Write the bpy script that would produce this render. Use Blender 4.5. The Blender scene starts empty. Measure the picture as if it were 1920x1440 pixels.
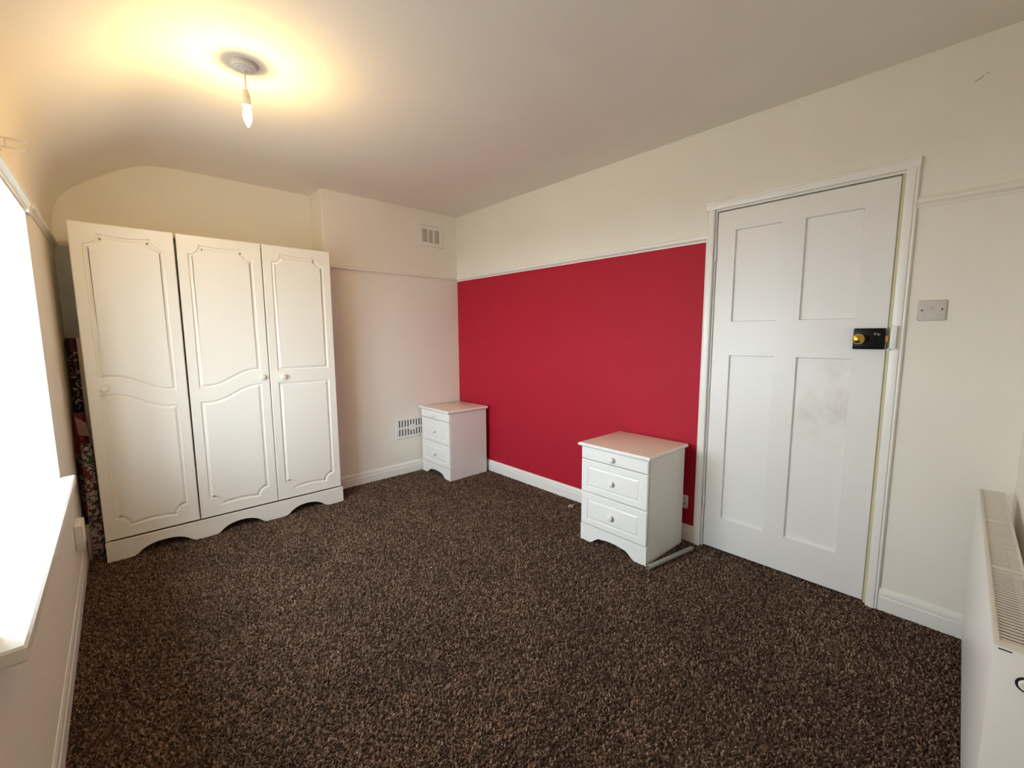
import bpy, bmesh, math, random
from mathutils import Vector, Matrix
from mathutils.geometry import tessellate_polygon
random.seed(7)
S = bpy.context.scene
COL = S.collection
PI = math.pi
H = 2.451            # ceiling height
# ------------------------------------------------------------------ camera
cam = bpy.data.cameras.new('camera')
camo = bpy.data.objects.new('camera', cam)
COL.objects.link(camo)
yaw, pit, rol = -0.7445, -0.1158, -0.0052
fw = Vector((-math.sin(yaw)*math.cos(pit), math.cos(yaw)*math.cos(pit), math.sin(pit)))
r0 = Vector((math.cos(yaw), math.sin(yaw), 0)); u0 = r0.cross(fw)
rr = r0*math.cos(rol)+u0*math.sin(rol); uu = -r0*math.sin(rol)+u0*math.cos(rol)
M = Matrix((rr, uu, -fw)).transposed().to_4x4()
M.translation = Vector((-2.5695, -3.5894, 1.3062))
camo.matrix_world = M
cam.sensor_width = 36; cam.lens = 801.64/1920*36; cam.clip_start = 0.01
S.camera = camo
# ------------------------------------------------------------------ light and exposure
S.view_settings.view_transform = 'Standard'; S.view_settings.look = 'None'
S.view_settings.gamma = 1; S.view_settings.use_curve_mapping = False
S.view_settings.exposure = 0.28
SKY = 17.0
BULB_W = 36.0
w = bpy.data.worlds.new('overcast sky'); S.world = w; w.use_nodes = True
bg = w.node_tree.nodes['Background']
bg.inputs['Color'].default_value = (0.77, 0.90, 1.0, 1); bg.inputs['Strength'].default_value = SKY
pl = bpy.data.lights.new('window_portal', 'AREA'); pl.shape = 'RECTANGLE'; pl.size = 1.35; pl.size_y = 1.13
pl.cycles.is_portal = True
plo = bpy.data.objects.new('window_portal', pl); COL.objects.link(plo)
plo.location = (-3.165, -1.575, 1.247); plo.rotation_euler = (PI/2, 0, -PI/2)
S.cycles.diffuse_bounces = 8; S.cycles.max_bounces = 14

# ------------------------------------------------------------------ materials
def nt(name):
    m = bpy.data.materials.new(name); m.use_nodes = True
    n = m.node_tree; return m, n, n.nodes['Principled BSDF']
def node(n, t, **kw):
    x = n.nodes.new(t)
    for k, v in kw.items():
        if k in x.inputs: x.inputs[k].default_value = v
        else: setattr(x, k, v)
    return x
def paint(name, col, rough=.5, bump=0.0, bscale=60, var=0.0, metal=0.0, spec=.5, vscale=3):
    m, n, b = nt(name)
    b.inputs['Base Color'].default_value = (*col, 1); b.inputs['Roughness'].default_value = rough
    b.inputs['Metallic'].default_value = metal; b.inputs['Specular IOR Level'].default_value = spec
    if bump or var: tc = node(n, 'ShaderNodeTexCoord')
    if bump:
        t = node(n, 'ShaderNodeTexNoise', Scale=bscale, Detail=4.0)
        n.links.new(tc.outputs['Object'], t.inputs['Vector'])
        bp = node(n, 'ShaderNodeBump', Strength=bump, Distance=.004)
        n.links.new(t.outputs['Fac'], bp.inputs['Height']); n.links.new(bp.outputs['Normal'], b.inputs['Normal'])
    if var:
        t = node(n, 'ShaderNodeTexNoise', Scale=vscale, Detail=5.0)
        n.links.new(tc.outputs['Object'], t.inputs['Vector'])
        r = node(n, 'ShaderNodeValToRGB')
        r.color_ramp.elements[0].position = .3; r.color_ramp.elements[1].position = .7
        r.color_ramp.elements[0].color = (*[c*(1-var) for c in col], 1); r.color_ramp.elements[1].color = (*col, 1)
        n.links.new(t.outputs['Fac'], r.inputs['Fac']); n.links.new(r.outputs['Color'], b.inputs['Base Color'])
    return m
WALL = paint('white wall emulsion', (.85, .815, .73), .75, .12, 70, .03)
CEIL = paint('matt ceiling paint', (.82, .775, .70), .85, .15, 40, .03)
RED = paint('crimson wall emulsion', (.45, .012, .033), .65, .12, 90, .05, spec=.25)
GLOSS = paint('white gloss woodwork', (.85, .84, .80), .32, .05, 25)
DOORP = paint('white painted door', (.83, .82, .79), .38, .08, 18, .03)
OLDP = paint('yellowed old paint', (.66, .60, .36), .5, .1, 30, .1)
WARD = paint('ivory foil', (.87, .85, .775), .38)
NSW = paint('white foil', (.87, .87, .84), .35)
NST = paint('warm reflection tint', (.76, .64, .52), .16)  # white chest top with the room's warm reflection put into its colour
PLAST = paint('white plastic', (.80, .79, .76), .35)
GREYP = paint('aged off white plastic', (.60, .56, .52), .45, .05, 200, .08, vscale=30)
DARK = paint('dark void', (.012, .010, .009), .9)
SLOT = paint('dark vent slot shade', (.13, .11, .10), .9)  # shade inside the lower grille's slots, painted on its backing
SLOTB = paint('pale vent slot shade', (.42, .36, .31), .9)  # lighter slot shade, painted on the high vent's backing
BLACK = paint('chipped black japan', (.004, .004, .005), .3, .2, 60, spec=.25)
BRASS = paint('worn brass', (.62, .42, .08), .25, .05, 90, .2, metal=1.0, vscale=60)
STEEL = paint('grey steel', (.35, .34, .32), .4, metal=.8)
RADW = paint('white radiator enamel', (.87, .86, .83), .3)
RADC = paint('cream grille enamel', (.74, .70, .62), .35)
PIPE = paint('grey plastic conduit', (.34, .33, .30), .45, .1, 120, .25, vscale=40)
PAPER = paint('white paper', (.75, .70, .68), .8)
CARD = paint('pale cardboard', (.58, .47, .34), .8, .05, 60)
UPVC = paint('white window plastic', (.80, .82, .83), .3)
FLEX = paint('white flex', (.75, .72, .65), .5)
GROUND = paint('outdoor paving', (.30, .29, .275), .9, .2, 8, .3)

def scuffed(name, col, dcol):
    """white paint with hand grime patches of its own, near the lock stile"""
    m, n, b = nt(name); b.inputs['Roughness'].default_value = .4
    tc = node(n, 'ShaderNodeTexCoord')
    t = node(n, 'ShaderNodeTexNoise', Scale=5.0, Detail=6.0, Roughness=.65)
    n.links.new(tc.outputs['Object'], t.inputs['Vector'])
    sub = node(n, 'ShaderNodeVectorMath', operation='SUBTRACT'); sub.inputs[1].default_value = (.0, -3.15, .95)
    n.links.new(tc.outputs['Object'], sub.inputs[0])
    sc = node(n, 'ShaderNodeVectorMath', operation='MULTIPLY'); sc.inputs[1].default_value = (1, 3.4, 2.6)
    n.links.new(sub.outputs[0], sc.inputs[0])
    ln = node(n, 'ShaderNodeVectorMath', operation='LENGTH'); n.links.new(sc.outputs[0], ln.inputs[0])
    mr = node(n, 'ShaderNodeMapRange'); mr.inputs[1].default_value = .9; mr.inputs[2].default_value = .1
    n.links.new(ln.outputs['Value'], mr.inputs[0])
    r = node(n, 'ShaderNodeMapRange'); r.inputs[1].default_value = .42; r.inputs[2].default_value = .72
    n.links.new(t.outputs['Fac'], r.inputs[0])
    mu = node(n, 'ShaderNodeMath', operation='MULTIPLY')
    n.links.new(mr.outputs[0], mu.inputs[0]); n.links.new(r.outputs[0], mu.inputs[1])
    mx = node(n, 'ShaderNodeMix', data_type='RGBA')
    n.links.new(mu.outputs[0], mx.inputs[0])
    mx.inputs[6].default_value = (*col, 1); mx.inputs[7].default_value = (*dcol, 1)
    n.links.new(mx.outputs[2], b.inputs['Base Color'])
    return m
PANELP = scuffed('white door panel with hand grime', (.83, .82, .79), (.60, .55, .46))

def carpet():
    """twisted yarn: every tuft its own brown, clumped by a fine noise; broad worn tread"""
    m, n, b = nt('brown twist pile carpet')
    b.inputs['Roughness'].default_value = .9; b.inputs['Specular IOR Level'].default_value = .15
    b.inputs['Sheen Weight'].default_value = .15; b.inputs['Sheen Roughness'].default_value = .5
    b.inputs['Sheen Tint'].default_value = (.8, .65, .55, 1)
    g = node(n, 'ShaderNodeNewGeometry')
    oi = node(n, 'ShaderNodeObjectInfo')
    a = node(n, 'ShaderNodeTexNoise', Scale=95.0, Detail=3.0, Roughness=.7)
    n.links.new(g.outputs['Position'], a.inputs['Vector'])
    mr0 = node(n, 'ShaderNodeMapRange'); mr0.inputs[1].default_value = .3; mr0.inputs[2].default_value = .7
    n.links.new(a.outputs['Fac'], mr0.inputs[0])
    mx = node(n, 'ShaderNodeMix', data_type='FLOAT'); mx.inputs[0].default_value = .36
    n.links.new(oi.outputs['Random'], mx.inputs[2]); n.links.new(mr0.outputs[0], mx.inputs[3])
    r = node(n, 'ShaderNodeValToRGB'); cr = r.color_ramp
    cr.elements[0].position = .12; cr.elements[0].color = (.027, .016, .010, 1)
    cr.elements[1].position = .90; cr.elements[1].color = (.44, .295, .205, 1)
    e = cr.elements.new(.45); e.color = (.086, .051, .034, 1)
    e = cr.elements.new(.66); e.color = (.200, .126, .086, 1)
    n.links.new(mx.outputs[0], r.inputs['Fac'])
    c = node(n, 'ShaderNodeTexNoise', Scale=2.6, Detail=4.0, Roughness=.6)
    n.links.new(g.outputs['Position'], c.inputs['Vector'])
    mr = node(n, 'ShaderNodeMapRange'); mr.inputs[1].default_value = .3; mr.inputs[2].default_value = .7
    mr.inputs[3].default_value = .82; mr.inputs[4].default_value = 1.18
    n.links.new(c.outputs['Fac'], mr.inputs[0])
    sc = node(n, 'ShaderNodeVectorMath', operation='SCALE')
    n.links.new(r.outputs['Color'], sc.inputs[0]); n.links.new(mr.outputs[0], sc.inputs['Scale'])
    n.links.new(sc.outputs[0], b.inputs['Base Color'])
    return m
CARPET = carpet()

def wrap(name, base, motif, spots, scale=38, thr=.5):
    m, n, b = nt(name); b.inputs['Roughness'].default_value = .45
    tc = node(n, 'ShaderNodeTexCoord')
    a = node(n, 'ShaderNodeTexNoise', Scale=scale, Detail=1.5, Distortion=1.6)
    n.links.new(tc.outputs['Object'], a.inputs['Vector'])
    r = node(n, 'ShaderNodeValToRGB'); r.color_ramp.interpolation = 'CONSTANT'
    r.color_ramp.elements[0].position = 0; r.color_ramp.elements[0].color = (*motif, 1)
    r.color_ramp.elements[1].position = thr; r.color_ramp.elements[1].color = (*base, 1)
    n.links.new(a.outputs['Fac'], r.inputs['Fac'])
    col = r.outputs['Color']
    for k, (sc_, sd, c_) in enumerate(spots):
        v = node(n, 'ShaderNodeTexNoise', Scale=sc_, Detail=1.0)
        mp = node(n, 'ShaderNodeMapping'); mp.inputs['Location'].default_value = (3.1*k+1, 7.7*k, 1.3)
        n.links.new(tc.outputs['Object'], mp.inputs['Vector']); n.links.new(mp.outputs[0], v.inputs['Vector'])
        gt = node(n, 'ShaderNodeMath', operation='GREATER_THAN'); gt.inputs[1].default_value = sd
        n.links.new(v.outputs['Fac'], gt.inputs[0])
        mx = node(n, 'ShaderNodeMix', data_type='RGBA')
        n.links.new(gt.outputs[0], mx.inputs[0]); n.links.new(col, mx.inputs[6]); mx.inputs[7].default_value = (*c_, 1)
        col = mx.outputs[2]
    n.links.new(col, b.inputs['Base Color'])
    return m
WRAP_A = wrap('dark wrap with white figures', (.035, .004, .007), (.45, .40, .35), [(24, .60, (.02, .02, .018))], 42, .42)
WRAP_C = wrap('red wrap with pale spots', (.20, .006, .014), (.42, .22, .22), [(12, .60, (.40, .20, .19))], 75, .40)
WRAP_D = wrap('white wrap with holly print', (.36, .31, .29), (.035, .022, .022), [(26, .60, (.16, .008, .016)), (22, .64, (.015, .08, .035))], 40, .49)
WRAP_R = paint('plain dark red wrap', (.075, .004, .009), .4, .2, 40)

def emit():
    """hot filament, and the clear envelope glowing round it"""
    m, n, b = nt('lit filament')
    b.inputs['Base Color'].default_value = (1, .95, .85, 1)
    b.inputs['Emission Color'].default_value = (1.0, .66, .235, 1)
    b.inputs['Emission Strength'].default_value = BULB_W*130
    m2, n, b = nt('glowing bulb glass')
    n.nodes.remove(b); out = n.nodes['Material Output']
    t = node(n, 'ShaderNodeBsdfTransparent'); e = node(n, 'ShaderNodeEmission', Strength=2.2)
    e.inputs['Color'].default_value = (1, .86, .62, 1)
    a = node(n, 'ShaderNodeAddShader')
    n.links.new(t.outputs[0], a.inputs[0]); n.links.new(e.outputs[0], a.inputs[1]); n.links.new(a.outputs[0], out.inputs[0])
    return m, m2
FILAMENT, LIT = emit()
def glassm():
    m, n, b = nt('window glass')
    n.nodes.remove(b); out = n.nodes['Material Output']
    t = node(n, 'ShaderNodeBsdfTransparent'); g = node(n, 'ShaderNodeBsdfGlossy', Roughness=.02)
    mx = node(n, 'ShaderNodeMixShader'); mx.inputs[0].default_value = .05
    n.links.new(t.outputs[0], mx.inputs[1]); n.links.new(g.outputs[0], mx.inputs[2])
    n.links.new(mx.outputs[0], out.inputs[0])
    return m
GLASS = glassm()

# ------------------------------------------------------------------ mesh helpers
class MB:
    def __init__(s): s.bm = bmesh.new()
    def box(s, x0, y0, z0, x1, y1, z1, bev=0, seg=2, mat=0):
        r = bmesh.ops.create_cube(s.bm, size=1)
        for v in r['verts']:
            v.co = Vector(((x0+x1)/2+v.co.x*(x1-x0), (y0+y1)/2+v.co.y*(y1-y0), (z0+z1)/2+v.co.z*(z1-z0)))
        fs = {f for v in r['verts'] for f in v.link_faces}
        for f in fs: f.material_index = mat
        if bev:
            es = {e for v in r['verts'] for e in v.link_edges}
            bmesh.ops.bevel(s.bm, geom=list(es), offset=bev, segments=seg, profile=.5, affect='EDGES')
        return s
    def lathe(s, prof, n=24, mat=Matrix.Identity(4), mi=0, phase=0):
        rings = []
        for r, z in prof:
            if r < 1e-6: rings.append([s.bm.verts.new(mat @ Vector((0, 0, z)))])
            else: rings.append([s.bm.verts.new(mat @ Vector((r*math.cos(2*PI*k/n+phase), r*math.sin(2*PI*k/n+phase), z))) for k in range(n)])
        for a, b in zip(rings, rings[1:]):
            for k in range(n):
                q = [a[k % len(a)], a[(k+1) % len(a)], b[(k+1) % len(b)], b[k % len(b)]]
                u = []
                for v in q:
                    if v not in u: u.append(v)
                if len(u) > 2:
                    f = s.bm.faces.new(u); f.material_index = mi
        return s
    def prism(s, pts, ax, a0, a1, mi=0):
        """extrude a 2D outline along an axis; pts are (u,v) on the two other axes in xyz order"""
        def P(u, v, a): return Vector({'x': (a, u, v), 'y': (u, a, v), 'z': (u, v, a)}[ax])
        lo = [s.bm.verts.new(P(u, v, a0)) for u, v in pts]; hi = [s.bm.verts.new(P(u, v, a1)) for u, v in pts]
        n = len(pts)
        for k in range(n): s.bm.faces.new((lo[k], lo[(k+1) % n], hi[(k+1) % n], hi[k])).material_index = mi
        tri = tessellate_polygon([[Vector((u, v, 0)) for u, v in pts]])
        for t in tri:
            s.bm.faces.new([lo[i] for i in t]).material_index = mi; s.bm.faces.new([hi[i] for i in reversed(t)]).material_index = mi
        return s
    def tube(s, path, r, n=12):
        prev = None
        path = [Vector(p) for p in path]
        for i, p in enumerate(path):
            d = (path[min(i+1, len(path)-1)]-path[max(i-1, 0)]).normalized()
            a = d.orthogonal().normalized(); b = d.cross(a)
            if prev is not None:
                a = (prev - d*prev.dot(d)).normalized(); b = d.cross(a)
            prev = a
            ring = [s.bm.verts.new(p+a*r*math.cos(2*PI*k/n)+b*r*math.sin(2*PI*k/n)) for k in range(n)]
            if i:
                for k in range(n): s.bm.faces.new((last[k], last[(k+1) % n], ring[(k+1) % n], ring[k]))
            else: s.bm.faces.new(list(reversed(ring)))
            last = ring
        s.bm.faces.new(last)
        return s
    def mesh(s, name, mats, sharp=32):
        bmesh.ops.recalc_face_normals(s.bm, faces=s.bm.faces)
        me = bpy.data.meshes.new(name); s.bm.to_mesh(me); s.bm.free()
        for m in (mats if isinstance(mats, (list, tuple)) else [mats]): me.materials.append(m)
        for p in me.polygons: p.use_smooth = True
        me.set_sharp_from_angle(angle=math.radians(sharp))
        return me
    def obj(s, name, mats, parent=None, loc=None, sharp=32):
        o = bpy.data.objects.new(name, s.mesh(name, mats, sharp)); COL.objects.link(o)
        if parent: o.parent = parent
        if loc: o.location = loc
        return o
def tag(o, label, cat, group=None):
    o['label'] = label; o['category'] = cat
    if group: o['group'] = group
    return o
def thing(name, label, cat, loc=(0, 0, 0), rz=0, group=None):
    o = bpy.data.objects.new(name, None); COL.objects.link(o); o.empty_display_size = .05
    o.location = loc; o.rotation_euler = (0, 0, rz)
    return tag(o, label, cat, group)
def struct(o): o['kind'] = 'structure'; return o

def inset(poly, d):
    """inward offset of a CCW outline with mitred corners"""
    n = len(poly); out = []
    for i in range(n):
        p0, p1, p2 = Vector(poly[i-1]), Vector(poly[i]), Vector(poly[(i+1) % n])
        a = (p1-p0).normalized(); b = (p2-p1).normalized()
        na = Vector((-a.y, a.x)); nb = Vector((-b.y, b.x))
        k = na+nb; k = k/max(k.length_squared/2, .35)
        out.append(tuple(p1+k*d))
    return out
def routed(W, Hh, T, panels, steps=((0, 0), (.003, .008), (.010, .009), (.024, .0005)), ch=.004):
    """board with a chamfered rim and routed panel outlines; x 0..W, z 0..H, front at y=0 facing -y"""
    s = MB(); bm = s.bm
    def V(p, y): return bm.verts.new((p[0], y, p[1]))
    rect = [(0, 0), (W, 0), (W, Hh), (0, Hh)]
    fr = inset(rect, ch)
    loops = [fr]+panels
    vs = [[V(p, 0) for p in L] for L in loops]
    flat = [v for L in vs for v in L]
    for t in tessellate_polygon([[Vector((p[0], p[1], 0)) for p in L] for L in loops]):
        try: bm.faces.new([flat[i] for i in t])
        except ValueError: pass
    def bridge(A, B):
        n = len(A)
        for k in range(n): bm.faces.new((A[k], A[(k+1) % n], B[(k+1) % n], B[k]))
    e1 = [V(p, ch) for p in rect]; e2 = [V(p, T) for p in rect]
    bridge(vs[0], e1); bridge(e1, e2); bm.faces.new(e2)
    for L, vv in zip(panels, vs[1:]):
        prev = vv
        for d, y in steps[1:]:
            P = inset(L, d); cur = [V(p, y) for p in P]; bridge(prev, cur); prev = cur
        for t in tessellate_polygon([[Vector((p[0], p[1], 0)) for p in P]]): bm.faces.new([prev[i] for i in t])
    return s
def rect(x0, z0, x1, z1): return [(x0, z0), (x1, z0), (x1, z1), (x0, z1)]
def knob(r=.019, l=.028):
    """turned knob pointing to -y"""
    s = MB()
    pr = [(.0, 0), (r*.75, 0), (r*.68, l*.2), (r*.75, l*.36), (r*.95, l*.55), (r, l*.72), (r*.86, l*.9), (r*.5, l*.985), (0, l)]
    return s.lathe(pr, 20, Matrix.Rotation(PI/2, 4, 'X'))

# ================================================================== SETTING
XL, YF, YA = -2.80, -3.737, .26      # left wall, front wall, alcove wall
WY0, WY1, WZ0, WZ1 = -2.25, -.895, .655, 1.815   # window opening
ZR0, ZR1 = 1.830, 1.874              # picture rail
# floor
s = MB(); s.box(-3.1, YF-.1, -.06, .12, .45, -.008)
fl = struct(s.obj('floor', paint('carpet backing', (.05, .032, .024), .95))); tag(fl, 'bedroom floor under the brown carpet', 'floor')
# carpet pile: countless tufts, grown with geometry nodes on the carpet's backing
s = MB(); bm_ = s.bm
bm_.faces.new([bm_.verts.new(p) for p in ((-2.80, YF, -.007), (.03, YF, -.007), (.03, -.003, -.007), (-2.80, -.003, -.007))])
pile = s.obj('carpet_pile', CARPET); pile['kind'] = 'stuff'
tag(pile, 'dark brown mottled twist pile carpet covering the whole bedroom', 'carpet')
gt = bpy.data.node_groups.new('pile', 'GeometryNodeTree')
gt.interface.new_socket('Geometry', in_out='INPUT', socket_type='NodeSocketGeometry'); gt.interface.new_socket('Geometry', in_out='OUTPUT', socket_type='NodeSocketGeometry')
gi = gt.nodes.new('NodeGroupInput'); go = gt.nodes.new('NodeGroupOutput')
dp = gt.nodes.new('GeometryNodeDistributePointsOnFaces'); dp.inputs['Density'].default_value = 26000
co = gt.nodes.new('GeometryNodeMeshCone'); co.fill_type = 'TRIANGLE_FAN'
co.inputs['Vertices'].default_value = 5; co.inputs['Radius Top'].default_value = .0019; co.inputs['Radius Bottom'].default_value = .0034; co.inputs['Depth'].default_value = .010
sm = gt.nodes.new('GeometryNodeSetMaterial'); sm.inputs['Material'].default_value = CARPET
ip = gt.nodes.new('GeometryNodeInstanceOnPoints'); jn = gt.nodes.new('GeometryNodeJoinGeometry')
rv = gt.nodes.new('FunctionNodeRandomValue'); rv.data_type = 'FLOAT_VECTOR'; rv.inputs[0].default_value = (-.75, -.35, 0); rv.inputs[1].default_value = (.35, .75, 6.28)
rs = gt.nodes.new('FunctionNodeRandomValue'); rs.data_type = 'FLOAT'; rs.inputs[2].default_value = .65; rs.inputs[3].default_value = 1.25
L = gt.links.new
L(gi.outputs[0], dp.inputs['Mesh']); L(dp.outputs['Points'], ip.inputs['Points']); L(co.outputs['Mesh'], sm.inputs['Geometry']); L(sm.outputs[0], ip.inputs['Instance'])
L(rv.outputs[0], ip.inputs['Rotation']); L(rs.outputs[1], ip.inputs['Scale'])
L(gi.outputs[0], jn.inputs[0]); L(ip.outputs[0], jn.inputs[0]); L(jn.outputs[0], go.inputs[0])
pile.modifiers.new('pile', 'NODES').node_group = gt
# ceiling with the cove over the left wall
cove = [(XL-.02, 1.93), (XL, 1.93), (XL+.004, 2.00), (XL+.017, 2.075), (-2.752, 2.150), (-2.701, 2.207), (-2.614, 2.275), (-2.525, 2.333), (-2.45, 2.380),
        (-2.38, 2.415), (-2.30, 2.437), (-2.20, 2.447), (-2.0, H), (.12, H), (.12, H+.15), (XL-.02, H+.15)]
s = MB(); s.prism(cove, 'y', YF-.1, .45)
tag(struct(s.obj('ceiling', CEIL)), 'matt white ceiling curving down to the left wall', 'ceiling')
# left wall with window opening
s = MB()
T0 = -3.20
s.box(T0, YF-.1, -.06, XL, .45, WZ0); s.box(T0, YF-.1, WZ1, XL, .45, 2.02)
s.box(T0, YF-.1, WZ0, XL, WY0, WZ1); s.box(T0, WY1, WZ0, XL, .45, WZ1)
s.box(T0, YF-.1, 2.02, XL-.012, .45, H+.15)
wl = tag(struct(s.obj('wall_left', WALL)), 'white left wall with the window opening and sill', 'wall')
# back wall: alcove, chimney breast
s = MB()
s.box(XL-.1, YA, -.06, -1.29, .45, H+.02); s.prism([(-1.293, .46), (-1.293, .006), (-1.287, 0), (.05, 0), (.05, .46)], 'z', -.06, H+.02)
tag(struct(s.obj('wall_back', WALL)), 'white back wall stepping forward into a breast beside the wardrobe', 'wall')
# right wall: red field between corner and door
DY0, DY1, DZ = -3.335, -2.515, 2.005
s = MB()
s.box(0, DY1, 0, .12, .02, ZR0+.015, mat=1)
s.box(0, DY1, ZR0+.015, .12, .02, H+.02); s.box(0, DY0, DZ, .12, DY1, H+.02)
s.box(0, YF-.1, -.06, .12, DY0, H+.02)
wr = tag(struct(s.obj('wall_right', [WALL, RED])), 'right wall painted crimson below the picture rail and white elsewhere', 'wall')
# hairline crack in the plaster high on the right wall
s = MB(); s.tube([(-.0005, -3.499, 2.284), (-.0005, -3.512, 2.290), (-.0005, -3.522, 2.299)], .0012, 6)
s.tube([(-.0005, -3.531, 2.301), (-.0005, -3.534, 2.304)], .0016, 6)
s.obj('plaster_crack', paint('crack line', (.33, .29, .24), .9), wr)
# front wall
s = MB(); s.box(XL-.1, YF-.1, -.06, .12, YF, H+.02)
tag(struct(s.obj('wall_front', WALL)), 'white front wall behind the radiator', 'wall')

# skirting
def skirt(name, a, b, nrm, label, h=.104, t=.016, prof=None):
    """profile swept from a to b, projecting along nrm from the wall"""
    pr = [(0, 0), (t, 0), (t, h*.62), (t*.72, h*.66), (t*.80, h*.72), (t*.74, h*.86), (t*.45, h*.95), (t*.3, h), (0, h)]
    return sweep(name, pr, a, b, nrm, label)
def sweep(name, pr, a, b, nrm, label, z=0, mat=None, cat='skirting board', parent=None):
    s = MB(); a, b, nn = Vector(a), Vector(b), Vector(nrm)
    A = [s.bm.verts.new(a+nn*u+Vector((0, 0, z+v))) for u, v in pr]; B = [s.bm.verts.new(b+nn*u+Vector((0, 0, z+v))) for u, v in pr]
    n = len(pr)
    for k in range(n): s.bm.faces.new((A[k], A[(k+1) % n], B[(k+1) % n], B[k]))
    s.bm.faces.new(A); s.bm.faces.new(B)
    o = s.obj(name, mat or GLOSS, parent)
    if not parent:
        struct(o); tag(o, label, cat)
    return o
skirt('baseboard_right', (0, -2.488, 0), (0, -.0, 0), (-1, 0, 0), 'white skirting board under the crimson wall')
skirt('baseboard_door', (0, YF, 0), (0, -3.368, 0), (-1, 0, 0), 'white skirting board right of the door').name = 'baseboard_right'
skirt('baseboard_back', (-1.29, 0, 0), (0, 0, 0), (0, -1, 0), 'white skirting board along the chimney breast')
skirt('baseboard_alcove', (XL, YA, 0), (-1.29, YA, 0), (0, -1, 0), 'white skirting board in the alcove behind the wardrobe').name = 'baseboard_back'
skirt('baseboard_left', (XL, YF, 0), (XL, YA, 0), (1, 0, 0), 'white skirting board along the left wall under the window', t=.010)
skirt('baseboard_front', (XL, YF, 0), (0, YF, 0), (0, 1, 0), 'white skirting board behind the radiator', t=.012)
# picture rails
RAILP = [(0, 0), (.006, 0), (.008, .008), (.015, .013), (.022, .018), (.023, .029), (.019, .033), (.010, .034), (.010, .039), (.014, .041), (.013, .044), (0, .044)]
sweep('trim_1', RAILP, (0, DY1+.026, 0), (0, 0, 0), (-1, 0, 0), 'white picture rail capping the crimson wall', ZR0, cat='picture rail')
sweep('trim_2', RAILP, (0, YF, 0), (0, -3.366, 0), (-1, 0, 0), 'white picture rail right of the door', ZR0+.003, cat='picture rail', mat=WALL)
sweep('trim_3', RAILP, (-1.29, 0, 0), (0, 0, 0), (0, -1, 0), 'white picture rail across the chimney breast', ZR0, cat='picture rail', mat=WALL)
sweep('trim_4', RAILP, (XL, YA, 0), (-1.29, YA, 0), (0, -1, 0), 'picture rail in the alcove above the wrapping rolls', ZR0+.006, cat='picture rail', mat=WALL)
sweep('trim_5', RAILP, (XL, -.80, 0), (XL, YA, 0), (1, 0, 0), 'picture rail between window and alcove', ZR0+.008, cat='picture rail', mat=WALL)
sweep('trim_6', RAILP, (XL, YF, 0), (XL, -.90, 0), (1, 0, 0), 'picture rail running above the window', ZR0-.004, cat='picture rail', mat=WALL)
s = MB(); s.box(XL-.001, -.90, ZR0-.012, XL+.014, -.80, ZR1+.006, .004)
tag(struct(s.obj('trim_7', GLOSS)), 'painted filler lump joining two lengths of picture rail', 'picture rail')

# window
win = struct(thing('window_1', 'white window with sill in the left wall', 'window', (0, 0, 0)))
s = MB()
fx0, fx1 = -3.155, -3.09
s.box(fx0, WY0, WZ0, fx1, WY0+.06, WZ1, .006); s.box(fx0, WY1-.06, WZ0, fx1, WY1, WZ1, .006)
s.box(fx0, WY0+.06, WZ1-.06, fx1, WY1-.06, WZ1, .006); s.box(fx0, WY0+.06, WZ0+.025, fx1, WY1-.06, WZ0+.09, .006)
s.obj('window_frame', UPVC, win)
ym = (WY0+WY1)/2
s = MB(); s.box(fx0, ym-.035, WZ0+.09, fx1, ym+.035, WZ1-.06, .006); s.obj('mullion', UPVC, win)
for a, b in ((WY0+.06, ym-.035), (ym+.035, WY1-.06)):
    s = MB(); s.box(-3.127, a, WZ0+.09, -3.121, b, WZ1-.06); s.obj('pane', GLASS, win)
s = MB()
sx = -2.752
pts = [(fx1, WY0+.001), (XL+.0005, WY0+.001), (XL+.0005, -2.335), (sx-.004, -2.335), (sx, -2.331), (sx, -.872), (sx-.004, -.868), (XL+.0005, -.868), (XL+.0005, WY1-.001), (fx1, WY1-.001)]
pin = inset(pts, .005)
lay = [(pin, .650), (pts, .656), (pts, .681), (pin, .686)]
rings = [[s.bm.verts.new((u, v, z)) for u, v in P] for P, z in lay]
for A, B in zip(rings, rings[1:]):
    for k in range(len(A)): s.bm.faces.new((A[k], A[(k+1) % len(A)], B[(k+1) % len(A)], B[k]))
for Rg in (rings[0], rings[-1]):
    for tr in tessellate_polygon([[Vector((u, v, 0)) for u, v in pin]]): s.bm.faces.new([Rg[i] for i in tr])
s.obj('window_sill', GLOSS, win)
# outside
s = MB(); s.box(-40, -30, -2.9, T0-.3, 30, -2.8)
tag(struct(s.obj('ground', GROUND)), 'grey paved ground outside below the window', 'ground')

# door: frame, architrave, leaf
arc = struct(tag(bpy.data.objects.new('trim_8', None), 'white moulded architrave and frame round the panelled door', 'door frame')); COL.objects.link(arc)
AP = [(0, 0), (0, .020), (.006, .022), (.030, .022), (.034, .016), (.040, .018), (.044, .010), (.044, 0)]   # across, proud
def arch_side(y_in, sgn, z1, nm):
    s = MB(); s.prism([(-p, y_in+sgn*a) for a, p in AP], 'z', 0, z1, 0); return s.obj(nm, GLOSS, arc)
arch_side(-2.521, 1, 2.000, 'architrave'); arch_side(-3.324, -1, 2.000, 'architrave')
s = MB(); s.prism([(-p, 2.000+a) for a, p in AP], 'y', -3.368, -2.477); s.obj('architrave', GLOSS, arc)
s = MB()
s.box(.0005, -2.531, 0, .10, DY1+.001, DZ); s.box(.0005, -2.531, 1.990, .10, DY0, DZ+.001); s.obj('door_lining', GLOSS, arc)
s = MB(); s.box(.0005, DY0-.001, 0, .10, -3.3112, 1.990); s.obj('door_lining', OLDP, arc)
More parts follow.
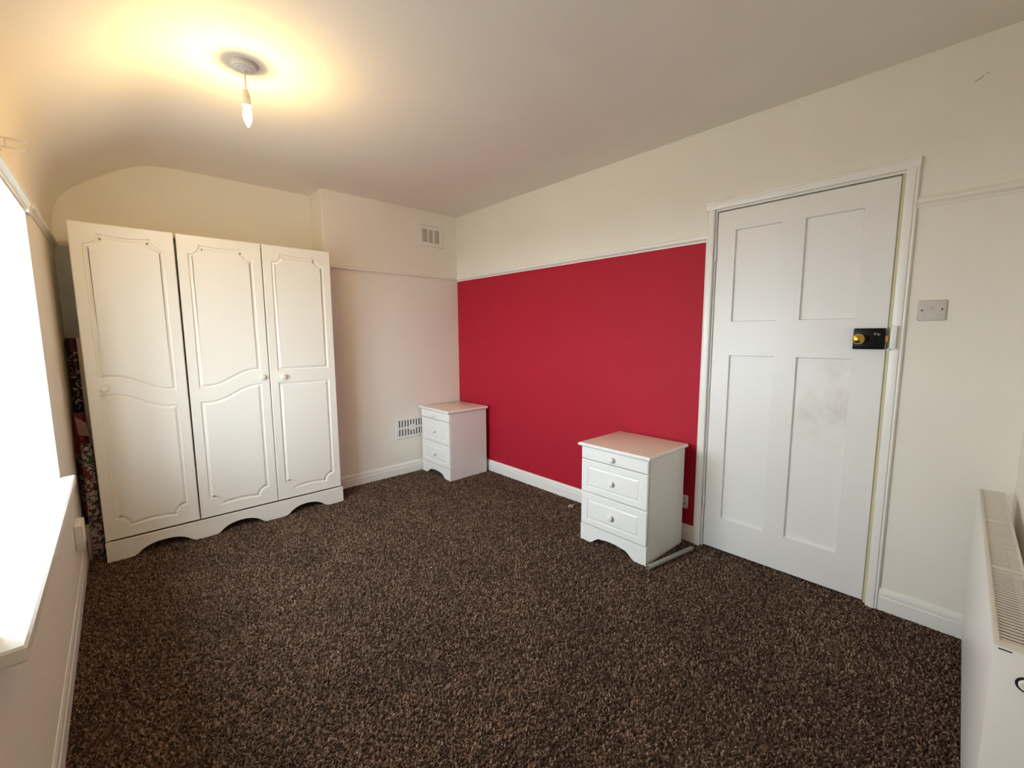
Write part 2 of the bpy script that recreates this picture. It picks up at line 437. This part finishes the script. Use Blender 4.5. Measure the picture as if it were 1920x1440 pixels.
s = MB(); s.box(.047, -2.55, 0, .08, -2.53, 1.99); s.box(.047, -3.32, 0, .08, -3.29, 1.99); s.box(.047, -3.3, 1.97, .08, -2.54, 1.99)
s.obj('door_stop', OLDP, arc)
s = MB(); s.box(.10, DY0-.05, -.02, .13, DY1+.05, DZ+.05); s.obj('landing_shade_board', DARK, arc)  # added dark board, stands in for the shade beyond the door gap
# keep of the lock on the frame
s = MB(); s.box(-.040, -3.345, 1.232, -.0215, -3.3235, 1.335, .003); s.box(-.036, -3.3235, 1.225, -.0, -3.316, 1.233); s.box(-.036, -3.3235, 1.332, 0, -3.316, 1.338)
s.obj('lock_keep', GLOSS, arc)
Yh, Yl = -2.536, -3.309           # hinge edge, lock edge
door = struct(thing('door_1', 'white four panel door with a black rim lock', 'door', (0, 0, 0)))
PA = [(-2.632, -2.858), (-2.961, -3.191)]; PZ = [(.206, 1.181), (1.371, 1.874)]
holes = [(a, b, z0, z1) for a, b in PA for z0, z1 in PZ]
# leaf built in (u, z): u = distance from hinge edge
W = Yh-Yl; ZB, ZT = .010, 1.983
s = MB(); bm = s.bm
def L2W(u, x, z): return bm.verts.new((x, Yh-u, z))
outer = [(0, ZB), (W, ZB), (W, ZT), (0, ZT)]
hl = [[(Yh-a, z0), (Yh-b, z0), (Yh-b, z1), (Yh-a, z1)] for a, b, z0, z1 in holes]
loops = [inset(outer, .003)]+hl
fv = [[L2W(u, 0, z) for u, z in L] for L in loops]; flat = [v for L in fv for v in L]
for t in tessellate_polygon([[Vector((u, z, 0)) for u, z in L] for L in loops]): bm.faces.new([flat[i] for i in t])
e1 = [L2W(u, .003, z) for u, z in outer]; e2 = [L2W(u, .044, z) for u, z in outer]
for A, B in ((fv[0], e1), (e1, e2)):
    for k in range(4): bm.faces.new((A[k], A[(k+1) % 4], B[(k+1) % 4], B[k]))
bm.faces.new(e2)
for L, A in zip(hl, fv[1:]):
    B = [L2W(u, .014, z) for u, z in inset(L, .0035)]
    for k in range(4): bm.faces.new((A[k], A[(k+1) % 4], B[(k+1) % 4], B[k]))
s.obj('stiles_and_rails', DOORP, door)
for a, b, z0, z1 in holes:
    s = MB(); s.box(.0135, b-.004, z0-.004, .030, a+.004, z1+.004); s.obj('panel', PANELP, door)
for z in (1.756, .290):
    s = MB()
    for k in range(5): s.lathe([(0, 0), (.006, 0), (.006, .0145), (0, .0145)], 12, Matrix.Translation((-.007, Yh+.004, z-.04+k*.016)))
    s.box(-.004, Yh-.0, z-.038, .001, Yh+.012, z+.038)
    s.obj('hinge', GLOSS, door)
# rim lock
s = MB(); s.box(-.026, -3.306, 1.229, -.0003, -3.191, 1.325, .004, 2); s.box(-.0285, -3.300, 1.236, -.025, -3.198, 1.318, .0015)
lk = s.obj('rim_lock', BLACK, door); lk['label'] = 'chipped black rim lock'
RX = Matrix.Rotation(-PI/2, 4, 'Y')
s = MB()
s.lathe([(0, 0), (.017, 0), (.017, .003), (.009, .006), (.0085, .014), (.015, .020), (.0225, .028), (.0235, .036), (.019, .044), (.010, .048), (0, .049)], 28, Matrix.Translation((-.028, -3.217, 1.276)) @ RX)
s.obj('knob', BRASS, lk)['label'] = 'round brass knob'
s = MB(); s.lathe([(0, 0), (.007, 0), (.007, .006), (.004, .010), (0, .011)], 14, Matrix.Translation((-.028, -3.272, 1.299)) @ RX)
s.box(-.038, -3.290, 1.291, -.028, -3.279, 1.302, .002)
s.obj('snib', paint('dull dark steel', (.16, .15, .13), .5, metal=.6), lk)
s = MB(); s.box(-.020, -3.316, 1.262, -.008, -3.304, 1.290); s.obj('latch_bolt', BRASS, lk)

# ================================================================== WARDROBE
WX, WYf = -2.709, -.283
wd = thing('wardrobe', 'tall ivory three door wardrobe with arched routed panels in the alcove', 'wardrobe', (WX, WYf, 0))
WW, WH = 1.361, 1.921
# local: x 0..WW, doors front at y=.018, plinth front at y=.006
s = MB()
s.box(0, .040, 0, .018, .515, WH-.004); s.box(WW-.018, .040, 0, WW, .515, WH-.004)
s.box(.018, .060, WH-.024, WW-.018, .515, WH-.004); s.box(.018, .085, .098, WW-.018, .515, .112); s.box(.018, .505, .118, WW-.018, .515, WH-.024)
s.box(.446, .10, .112, .462, .50, WH-.024); s.box(.900, .10, .112, .916, .50, WH-.024)
s.obj('carcass', WARD, wd)
def plinth_outline(W_, h, arches, top):
    pts = [(0, top), (0, 0)]
    for a, b in arches:
        pts += [(a, 0), (a+.012, .002), (a+.030, .012), (a+.048, .028), (a+.070, .042), (a+.095, h*.86), (a+.125, h*.97)]
        pts += [((a+b)/2, h)]
        pts += [(b-.125, h*.97), (b-.095, h*.86), (b-.070, .042), (b-.048, .028), (b-.030, .012), (b-.012, .002), (b, 0)]
    return pts+[(W_, 0), (W_, top)]
s = MB()
s.prism(plinth_outline(WW+.004, .060, [(.105, .428), (.521, .831), (.941, 1.252)], .116), 'y', .004, .022)
s.obj('plinth', WARD, wd)
def arc(cx, cz, r, a0, a1, n=7): return [(cx+r*math.cos(a0+(a1-a0)*k/n), cz+r*math.sin(a0+(a1-a0)*k/n)) for k in range(n+1)]
def sig(t): return .5-.5*math.cos(PI*min(1, max(0, t)))
DZ0 = .124
def door_panels(w_, mode):
    """two CCW outlines; mode -1: rail high at left, +1 high at right, 0 straight"""
    xl, xr = .050, w_-.050
    def mid(t, base, amp):
        if mode == 0: return base+amp*.95
        k = sig((t-.15)/.75); k = k if mode > 0 else 1-k
        return base+amp*k
    N = 16
    up = [(xl+(xr-xl)*k/N, mid(k/N, .974, .092)-DZ0) for k in range(N+1)]
    zs, zt = 1.807-DZ0, 1.868-DZ0
    up += [(xr, zs)]+arc(xr-.003, zt-.002, .056, -PI/2, -PI)[0:]+[(xr-.062, zt)]
    up += [(xr-.062-(xr-xl-.124)*k/10, zt-.011*math.sin(PI*k/10)) for k in range(1, 10)]
    up += [(xl+.062, zt)]+arc(xl+.003, zt-.002, .056, 0, -PI/2)+[(xl, zs)]
    zb, zq = .184-DZ0, .246-DZ0
    lo = [(xl, zq)]+arc(xl+.003, zb+.002, .056, PI/2, 0)+[(xl+.062, zb)]
    lo += [(xl+.062+(xr-xl-.124)*k/10, zb+.011*math.sin(PI*k/10)) for k in range(1, 10)]
    lo += [(xr-.062, zb)]+arc(xr-.003, zb+.002, .056, PI, PI/2)+[(xr, zq)]
    lo += [(xr-(xr-xl)*k/N, mid(1-k/N, .888, .091)-DZ0) for k in range(N+1)]
    return [up, lo]
def add_door(x0, x1, mode, kx, kz, tilt):
    s = routed(x1-x0, WH-DZ0, .020, door_panels(x1-x0, mode))
    o = s.obj('door', WARD, wd, (x0, .018, DZ0), 14); o.rotation_euler = tilt
    k = knob().obj('knob', WARD, o, (kx-x0, .001, kz-DZ0))
    return o
d1 = add_door(.001, .4475, -1, .073, 1.013, (0, -.0022, .0))
d2 = add_door(.455, .907, 1, .860, 1.022, (0, 0, 0))
d3 = add_door(.9125, 1.361, 0, .991, 1.014, (0, .0015, 0))
d3.location.x = .9105

# ================================================================== BEDSIDE CHESTS
def chest(label, loc, rz):
    t = thing('bedside_chest', label, 'bedside chest', loc, rz, 'matching bedside chests')
    w_, dp, ht = .465, .420, .612
    s = MB(); s.box(0, .020, 0, .016, dp, ht); s.box(w_-.016, .020, 0, w_, dp, ht); s.box(.016, dp-.012, .05, w_-.016, dp, ht)
    s.box(.016, .022, .094, w_-.016, dp-.012, .108)
    s.obj('carcass', NSW, t)
    s = MB()
    # top board: moulded edge on front and sides
    x0, x1, y0, y1 = -.016, w_+.016, -.018, dp+.012
    lay = [(.010, .612), (.004, .615), (.0, .621), (.0, .626), (.004, .632), (.010, .635)]
    rings = [[s.bm.verts.new(c) for c in ((x0+d, y0+d, z), (x1-d, y0+d, z), (x1-d, y1, z), (x0+d, y1, z))] for d, z in lay]
    for A, B in zip(rings, rings[1:]):
        for k in range(4): s.bm.faces.new((A[k], A[(k+1) % 4], B[(k+1) % 4], B[k]))
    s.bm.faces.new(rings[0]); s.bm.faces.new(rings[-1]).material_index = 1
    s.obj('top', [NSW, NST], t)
    for z0, z1, pan in ((.534, .609, False), (.323, .5295, True), (.113, .3185, True)):
        h_ = z1-z0; ps = [rect(.048, .036, w_-.052, h_-.036)] if pan else []
        s = routed(w_-.004, h_, .018, ps, ((0, 0), (.003, .004), (.008, .004), (.018, .0005)), .004)
        d = s.obj('drawer', NSW, t, (.002, 0, z0), 14)
        knob(.0185, .028).obj('knob', NSW, d, (w_/2-.006, .001, h_/2-.003))
    s = MB(); s.prism(plinth_outline(w_, .052, [(.066, .400)], .109), 'y', .002, .020); s.obj('plinth', NSW, t)
    return t
c1 = chest('white three drawer bedside chest beside the door, pipe at its foot', (-.474, -1.957, 0), -PI/2-.010)
c2 = chest('white three drawer bedside chest in the far corner against the back wall', (-.474, -.030, 0), -PI/2)

# ================================================================== RADIATOR
R0 = Vector((-1.340, -3.660, 0)); ang = math.atan2(.020, 1.2)
rad = thing('radiator', 'white panel radiator with slatted top grille on the front wall', 'radiator', R0, ang)
RL, RZ0, RZ1, RD = 1.20, .100, .700, .066
s = MB(); s.box(0, -.010, RZ0, RL, 0, RZ1-.004, .004, 2)
s.box(.03, -RD+.002, RZ0, RL-.03, -RD+.012, RZ1-.03, .003)
s.obj('panels', RADW, rad)
for x0 in (0, RL-.006):
    s = MB(); s.box(x0-.001, -RD, RZ0+.015, x0+.006, .0005, RZ1-.0075, .002)
    e = s.obj('end_panel', RADW, rad)
    if x0 == 0:
        s = MB(); RXn = Matrix.Translation((-.001, -.047, .632)) @ RX
        s.lathe([(.0115, 0), (.0150, 0), (.0150, .002), (.0115, .002), (.0115, 0)], 24, RXn); s.obj('port_rim', DARK, e)
        s = MB(); s.lathe([(0, 0), (.0112, 0), (.0112, .004), (.009, .006), (0, .006)], 24, RXn); s.obj('blanking_plug', RADW, e)
        s = MB(); s.lathe([(.0, 0.006), (.0045, .006), (.0045, .011), (.002, .011), (.002, .007), (0, .007)], 12, RXn); s.obj('air_vent', BRASS, e)
        s = MB(); s.box(-.0022, -.024, RZ1-.0135, .002, -.006, RZ1-.0115); s.obj('slot', DARK, e)
s = MB()   # grille rim
s.box(-.001, -.008, RZ1-.008, RL+.001, .001, RZ1, .0025); s.box(-.001, -RD-.001, RZ1-.008, RL+.001, -RD+.006, RZ1, .0025)
for x in (-.001, .395, .795, RL-.012): s.box(x, -RD+.005, RZ1-.007, x+(.013 if x in (-.001, RL-.012) else .016), -.007, RZ1-.0005)
g = s.obj('grille', RADC, rad)
sl = MB(); sl.box(-.0029, -RD+.005, -.0025, .0029, -.007, 0); slm = sl.mesh('slat', RADC)
x = .020
while x < RL-.016:
    if not (.390 < x < .414 or .790 < x < .814):
        o = bpy.data.objects.new('slat', slm); COL.objects.link(o); o.parent = g; o.location = (x, 0, RZ1-.0012)
    x += .0138
s = MB(); s.box(.02, -RD+.014, RZ0+.06, RL-.02, -.013, RZ1-.045); s.obj('convector', DARK, rad)  # coloured near black to put shade between the grille slats
for xx in (.25, .95):
    s = MB(); s.box(xx, -.0955+.02, .2, xx+.03, -RD+.004, .62); s.obj('wall_bracket', STEEL, rad)

# ================================================================== LIGHT FITTING
LX, LY = -2.074, -1.385
lamp = thing('pendant_light', 'bare lit candle bulb hanging from a white ceiling rose', 'ceiling light', (LX, LY, H))
s = MB(); s.lathe([(0, 0), (.047, 0), (.049, -.004), (.048, -.016), (.043, -.021), (.036, -.022), (.034, -.026), (.012, -.029), (.006, -.034), (0, -.034)], 40)
s.obj('ceiling_rose', paint('grey white rose', (.62, .60, .55), .45), lamp)
s = MB(); s.tube([(0, 0, -.030), (.001, 0, -.07), (.0015, 0, -.115)], .0034, 10); s.obj('flex', FLEX, lamp)
s = MB(); s.lathe([(0, -.104), (.009, -.104), (.0125, -.112), (.0155, -.128), (.0165, -.131), (.0165, -.134), (.0155, -.135), (.0158, -.160), (.0175, -.163), (.0175, -.168), (.0145, -.170), (.0, -.170)], 28)
s.obj('lamp_holder', FLEX, lamp)
s = MB(); s.lathe([(0, -.166), (.011, -.166), (.0125, -.176), (.0165, -.190), (.0180, -.202), (.0172, -.216), (.0142, -.230), (.009, -.243), (.0045, -.252), (0, -.255)], 28)
bulb = s.obj('bulb', LIT, lamp); bulb['label'] = 'glowing candle bulb'
s = MB(); s.lathe([(0, -.188), (.005, -.191), (.0065, -.198), (.005, -.205), (0, -.208)], 12); s.obj('filament', FILAMENT, bulb)

# ================================================================== WALL FITTINGS
# air vent high on the breast
v = thing('air_vent', 'small white louvred air vent high on the breast near the corner', 'vent', (-.300, 0, 2.230))
hw, hh = .134, .096
s = MB()
s.box(-hw, -.012, -hh, -.092, 0, hh, .003); s.box(.092, -.012, -hh, hw, 0, hh, .003)
s.box(-.093, -.011, .060, .093, 0, hh, .003); s.box(-.093, -.011, -hh, .093, 0, -.060, .003)
s.box(-.037, -.010, -.061, -.025, 0, .061); s.box(.025, -.010, -.061, .037, 0, .061)
s.obj('frame', PLAST, v)
s = MB(); s.box(-.093, -.002, -.061, .093, -.0003, .061); s.obj('backing', SLOTB, v)
for x0, x1 in ((-.092, -.037), (-.025, .025), (.037, .092)):
    for k in range(8):
        z = -.060+k*.0167
        s = MB(); s.prism([(-.009, z-.0035), (-.003, z-.001), (-.003, z+.004), (-.009, z+.0025)], 'x', x0, x1); s.obj('slat', PLAST, v)
# lower grille
v = thing('wall_grille', 'white slotted wall grille low down beside the corner chest', 'vent', (-.560, 0, .436))
hw, hh = .170, .098
xs = [-.133+k*.0295 for k in range(10)]
s = MB()
s.box(-hw, -.009, .073, hw, 0, hh, .003); s.box(-hw, -.009, -hh, hw, 0, -.073, .003)
s.box(-hw, -.009, -.074, xs[0]-.008, 0, .074); s.box(xs[-1]+.008, -.009, -.074, hw, 0, .074)
s.box(xs[0]-.009, -.0085, -.010, xs[-1]+.009, 0, .010)
s.box(xs[4]-.009, -.0095, -.026, xs[5]+.009, 0, .026, .002)
s.obj('frame', PLAST, v)
for a, b in zip(xs, xs[1:]):
    s = MB(); s.box(a+.008, -.0088, -.074, b-.008, -.001, .074); s.obj('bar', PLAST, v)
s = MB(); s.box(xs[0]-.01, -.002, -.074, xs[-1]+.01, -.0003, .074); s.obj('backing', SLOT, v)
s = MB(); s.lathe([(0, 0), (.008, 0), (.007, .006), (0, .007)], 14, Matrix.Translation(((xs[4]+xs[5])/2, -.009, 0)) @ Matrix.Rotation(PI/2, 4, 'X')); s.obj('shutter_knob', PLAST, v)
# blank plate right of the door
v = thing('blanking_plate', 'square off white blank plate on the wall right of the door', 'wall plate', (0, -3.4465, 1.398))
s = MB(); s.box(-.009, -.0445, -.0435, 0, .0445, .0435, .005, 3); s.obj('plate', GREYP, v)
for y, z in ((-.031, .004), (.031, .001)):
    s = MB(); s.lathe([(0, 0), (.0034, 0), (.003, .0012), (0, .0014)], 12, Matrix.Translation((-.009, y, z)) @ RX); s.obj('screw', DARK, v)
s = MB(); s.lathe([(.003, 0), (.0045, .0008), (.006, 0)], 14, Matrix.Translation((-.009, -.002, .009)) @ RX); s.obj('pull_mark', paint('dull mark', (.45, .42, .38), .6), v)
# socket behind the near chest
v = thing('power_socket', 'white socket on the crimson wall mostly hidden by the near chest', 'socket', (0, -2.392, .250))
s = MB(); s.box(-.010, -.043, -.043, 0, .043, .043, .004, 3); s.obj('plate', PLAST, v)
s = MB(); s.box(-.014, -.030, .012, -.009, -.016, .030, .002); s.obj('switch', PLAST, v)
s = MB()
for y, z in ((-.008, .004), (-.024, -.014), (.008, -.014)): s.box(-.0104, y-.004, z-.004, -.0095, y+.004, z+.004)
s.obj('pin_hole', DARK, v)
# box under the sill end on the left wall
v = thing('socket_box', 'white plastic box low on left wall by the wrapping rolls', 'socket', (XL, -.56, .305))
s = MB(); s.box(0, -.075, -.065, .026, .075, .065, .006, 3); s.obj('back_box', PLAST, v)
s = MB(); s.box(.0255, -.073, -.062, .033, .073, .062, .004, 3); s.obj('face_plate', PLAST, v)
# old curtain bracket over the window
v = thing('curtain_bracket', 'small painted two armed bracket on the left wall above the window', 'bracket', (XL, -1.330, 1.955))
s = MB(); s.box(-.002, -.010, -.028, .003, .010, .024, .001); s.obj('wall_plate', WALL, v)
for z, l in ((.013, .062), (-.015, .056)):
    s = MB(); s.prism([(.002, z+.003), (.002, z-.003), (l, z-.007), (l+.002, z-.003), (l, z)], 'y', -.004, .004); s.obj('arm', WALL, v)
s = MB(); s.box(.010, -.003, -.014, .015, .003, .012); s.obj('link', WALL, v)

# ================================================================== ROLLS BETWEEN WARDROBE AND LEFT WALL
def roll(name, label, x, y, z0, z1, r, mat, seed, group=None, lean=(0, 0), wob=.12, cat='wrap roll', core=True):
    rnd = random.Random(seed)
    t = thing(name, label, cat, (x, y, 0), 0, group)
    s = MB(); n = 18; rings = []
    ph = [rnd.uniform(0, 6) for _ in range(4)]
    K = 14
    for i in range(K+1):
        z = z0+(z1-z0)*i/K; ring = []
        for k in range(n):
            a = 2*PI*k/n
            rad_ = r*(1+wob*.5*math.sin(3*a+ph[0]+z*3)+wob*.35*math.sin(2*a+ph[1]-z*6)+wob*.3*math.sin(5*a+z*9+ph[2]))
            ring.append(s.bm.verts.new((lean[0]*z+rad_*math.cos(a), lean[1]*z+rad_*math.sin(a), z)))
        rings.append(ring)
    for A, B in zip(rings, rings[1:]):
        for k in range(n): s.bm.faces.new((A[k], A[(k+1) % n], B[(k+1) % n], B[k]))
    # hollow end
    for R_, zz in ((rings[-1], z1), (rings[0], z0)):
        c = Vector((lean[0]*zz, lean[1]*zz, zz))
        inn = [s.bm.verts.new(c+(v.co-c)*.45) for v in R_]
        dn = [s.bm.verts.new(v.co+Vector((0, 0, -.05 if zz == z1 else .02))) for v in inn]
        for k in range(n):
            s.bm.faces.new((R_[k], R_[(k+1) % n], inn[(k+1) % n], inn[k])); s.bm.faces.new((inn[k], inn[(k+1) % n], dn[(k+1) % n], dn[k]))
        s.bm.faces.new(dn)
    s.obj('sheet', mat, t)
    return t
ra = roll('wrapping_roll', 'tallest dark roll, red cap and white figures, beside the wardrobe', -2.766, .115, 0, 1.235, .024, WRAP_A, 3)
s = MB(); s.lathe([(0, 1.297), (.020, 1.297), (.030, 1.285), (.031, 1.262), (.029, 1.235), (.026, 1.215), (.0, 1.215)], 16); s.obj('end_cap', WRAP_R, ra)
rc = roll('wrapping_roll', 'red spotted roll with crumpled pale flap behind the holly patterned roll', -2.768, -.045, .235, .860, .025, WRAP_C, 5, wob=.30)
s = MB(); s.lathe([(0, 0), (.014, 0), (.014, .30), (0, .30)], 14); s.obj('shade_tube', BLACK, rc)  # black tube added for the shade below the red sheet
s = MB(); s.lathe([(0, .33), (.0285, .33), (.030, .40), (.0285, .47), (.030, .54), (.027, .60), (0, .60)], 16); s.obj('printed_band', WRAP_D, rc)
s = MB()
fl_ = [(-.016, -.032, .845), (.030, -.022, .800), (.034, -.014, .720), (-.006, -.036, .735)]
A = [s.bm.verts.new(p) for p in fl_]; B = [s.bm.verts.new((p[0]+.003, p[1]-.005, p[2])) for p in fl_]
s.bm.faces.new(A); s.bm.faces.new(B)
for k in range(4): s.bm.faces.new((A[k], A[(k+1) % 4], B[(k+1) % 4], B[k]))
s.obj('flap', paint('pale pink paper', (.42, .24, .23), .7), rc)
roll('wrapping_roll', 'white roll with dark holly print standing nearest the wardrobe plinth', -2.741, -.165, 0, .690, .027, WRAP_D, 9, wob=.14)
t = thing('cardboard_tube', 'long pale tube standing between dark roll and wardrobe', 'tube', (-2.729, .03, 0))
s = MB(); s.lathe([(.008, 0), (.013, 0), (.013, 1.30), (.008, 1.30), (.008, 0)], 16); s.obj('tube', CARD, t)
t = thing('wooden_batten', 'short pale batten leaning at the skirting beside the holly roll', 'batten', (-2.780, -.150, 0))
s = MB(); s.box(-.009, -.006, 0, .009, .006, .215, .002); o = s.obj('batten', paint('pale timber', (.62, .50, .36), .7, .1, 60), t); o.rotation_euler = (-.02, .012, 0)

# ================================================================== FLOOR ITEMS
a = Vector((-.505, -2.452, .0175)); b = Vector((-.112, -2.520, .0175))
t = thing('grey_pipe', 'short grey plastic pipe lying at the foot of the near chest', 'pipe', (a.x, a.y, 0))
s = MB(); dv = b-a; ln = dv.length
MT = Matrix.Translation((0, 0, .0175)) @ Vector((0, 0, 1)).rotation_difference(dv).to_matrix().to_4x4()
s.lathe([(.009, .0), (.0125, 0), (.0135, .002), (.0135, ln-.002), (.0125, ln), (.009, ln), (.009, 0)], 20, MT); s.obj('tube', PIPE, t)
# crumpled paper scrap
s = MB(); bm = s.bm
g_ = 5; vs = [[bm.verts.new((-.026+.013*i, -.018+.009*j, .006+.012*random.random())) for j in range(g_)] for i in range(g_)]
for i in range(g_-1):
    for j in range(g_-1): bm.faces.new((vs[i][j], vs[i+1][j], vs[i+1][j+1], vs[i][j+1]))
r = bmesh.ops.solidify(bm, geom=list(bm.faces), thickness=.0015)
o = s.obj('paper_scrap', PAPER, None, (-.146, -1.605, .004)); o.rotation_euler = (0, 0, .6)
tag(o, 'crumpled white scrap of paper on carpet left of the near chest', 'paper')
for nm, lab, p, r_ in (('crumb', 'white crumb on the carpet just left of the near chest front', (-.600, -1.900), .004),
                       ('crumb', 'white crumb on the carpet in the middle of the room', (-1.37, -1.61), .004),
                       ('crumb', 'pale crumb on dark carpet near the left skirting', (-2.55, -1.60), .0025)):
    s = MB(); bmesh.ops.create_icosphere(s.bm, subdivisions=1, radius=r_)
    for v_ in s.bm.verts: v_.co *= random.uniform(.7, 1.1)
    o = s.obj(nm, PAPER, None, (p[0], p[1], r_*.7+.004)); tag(o, lab, 'crumb')
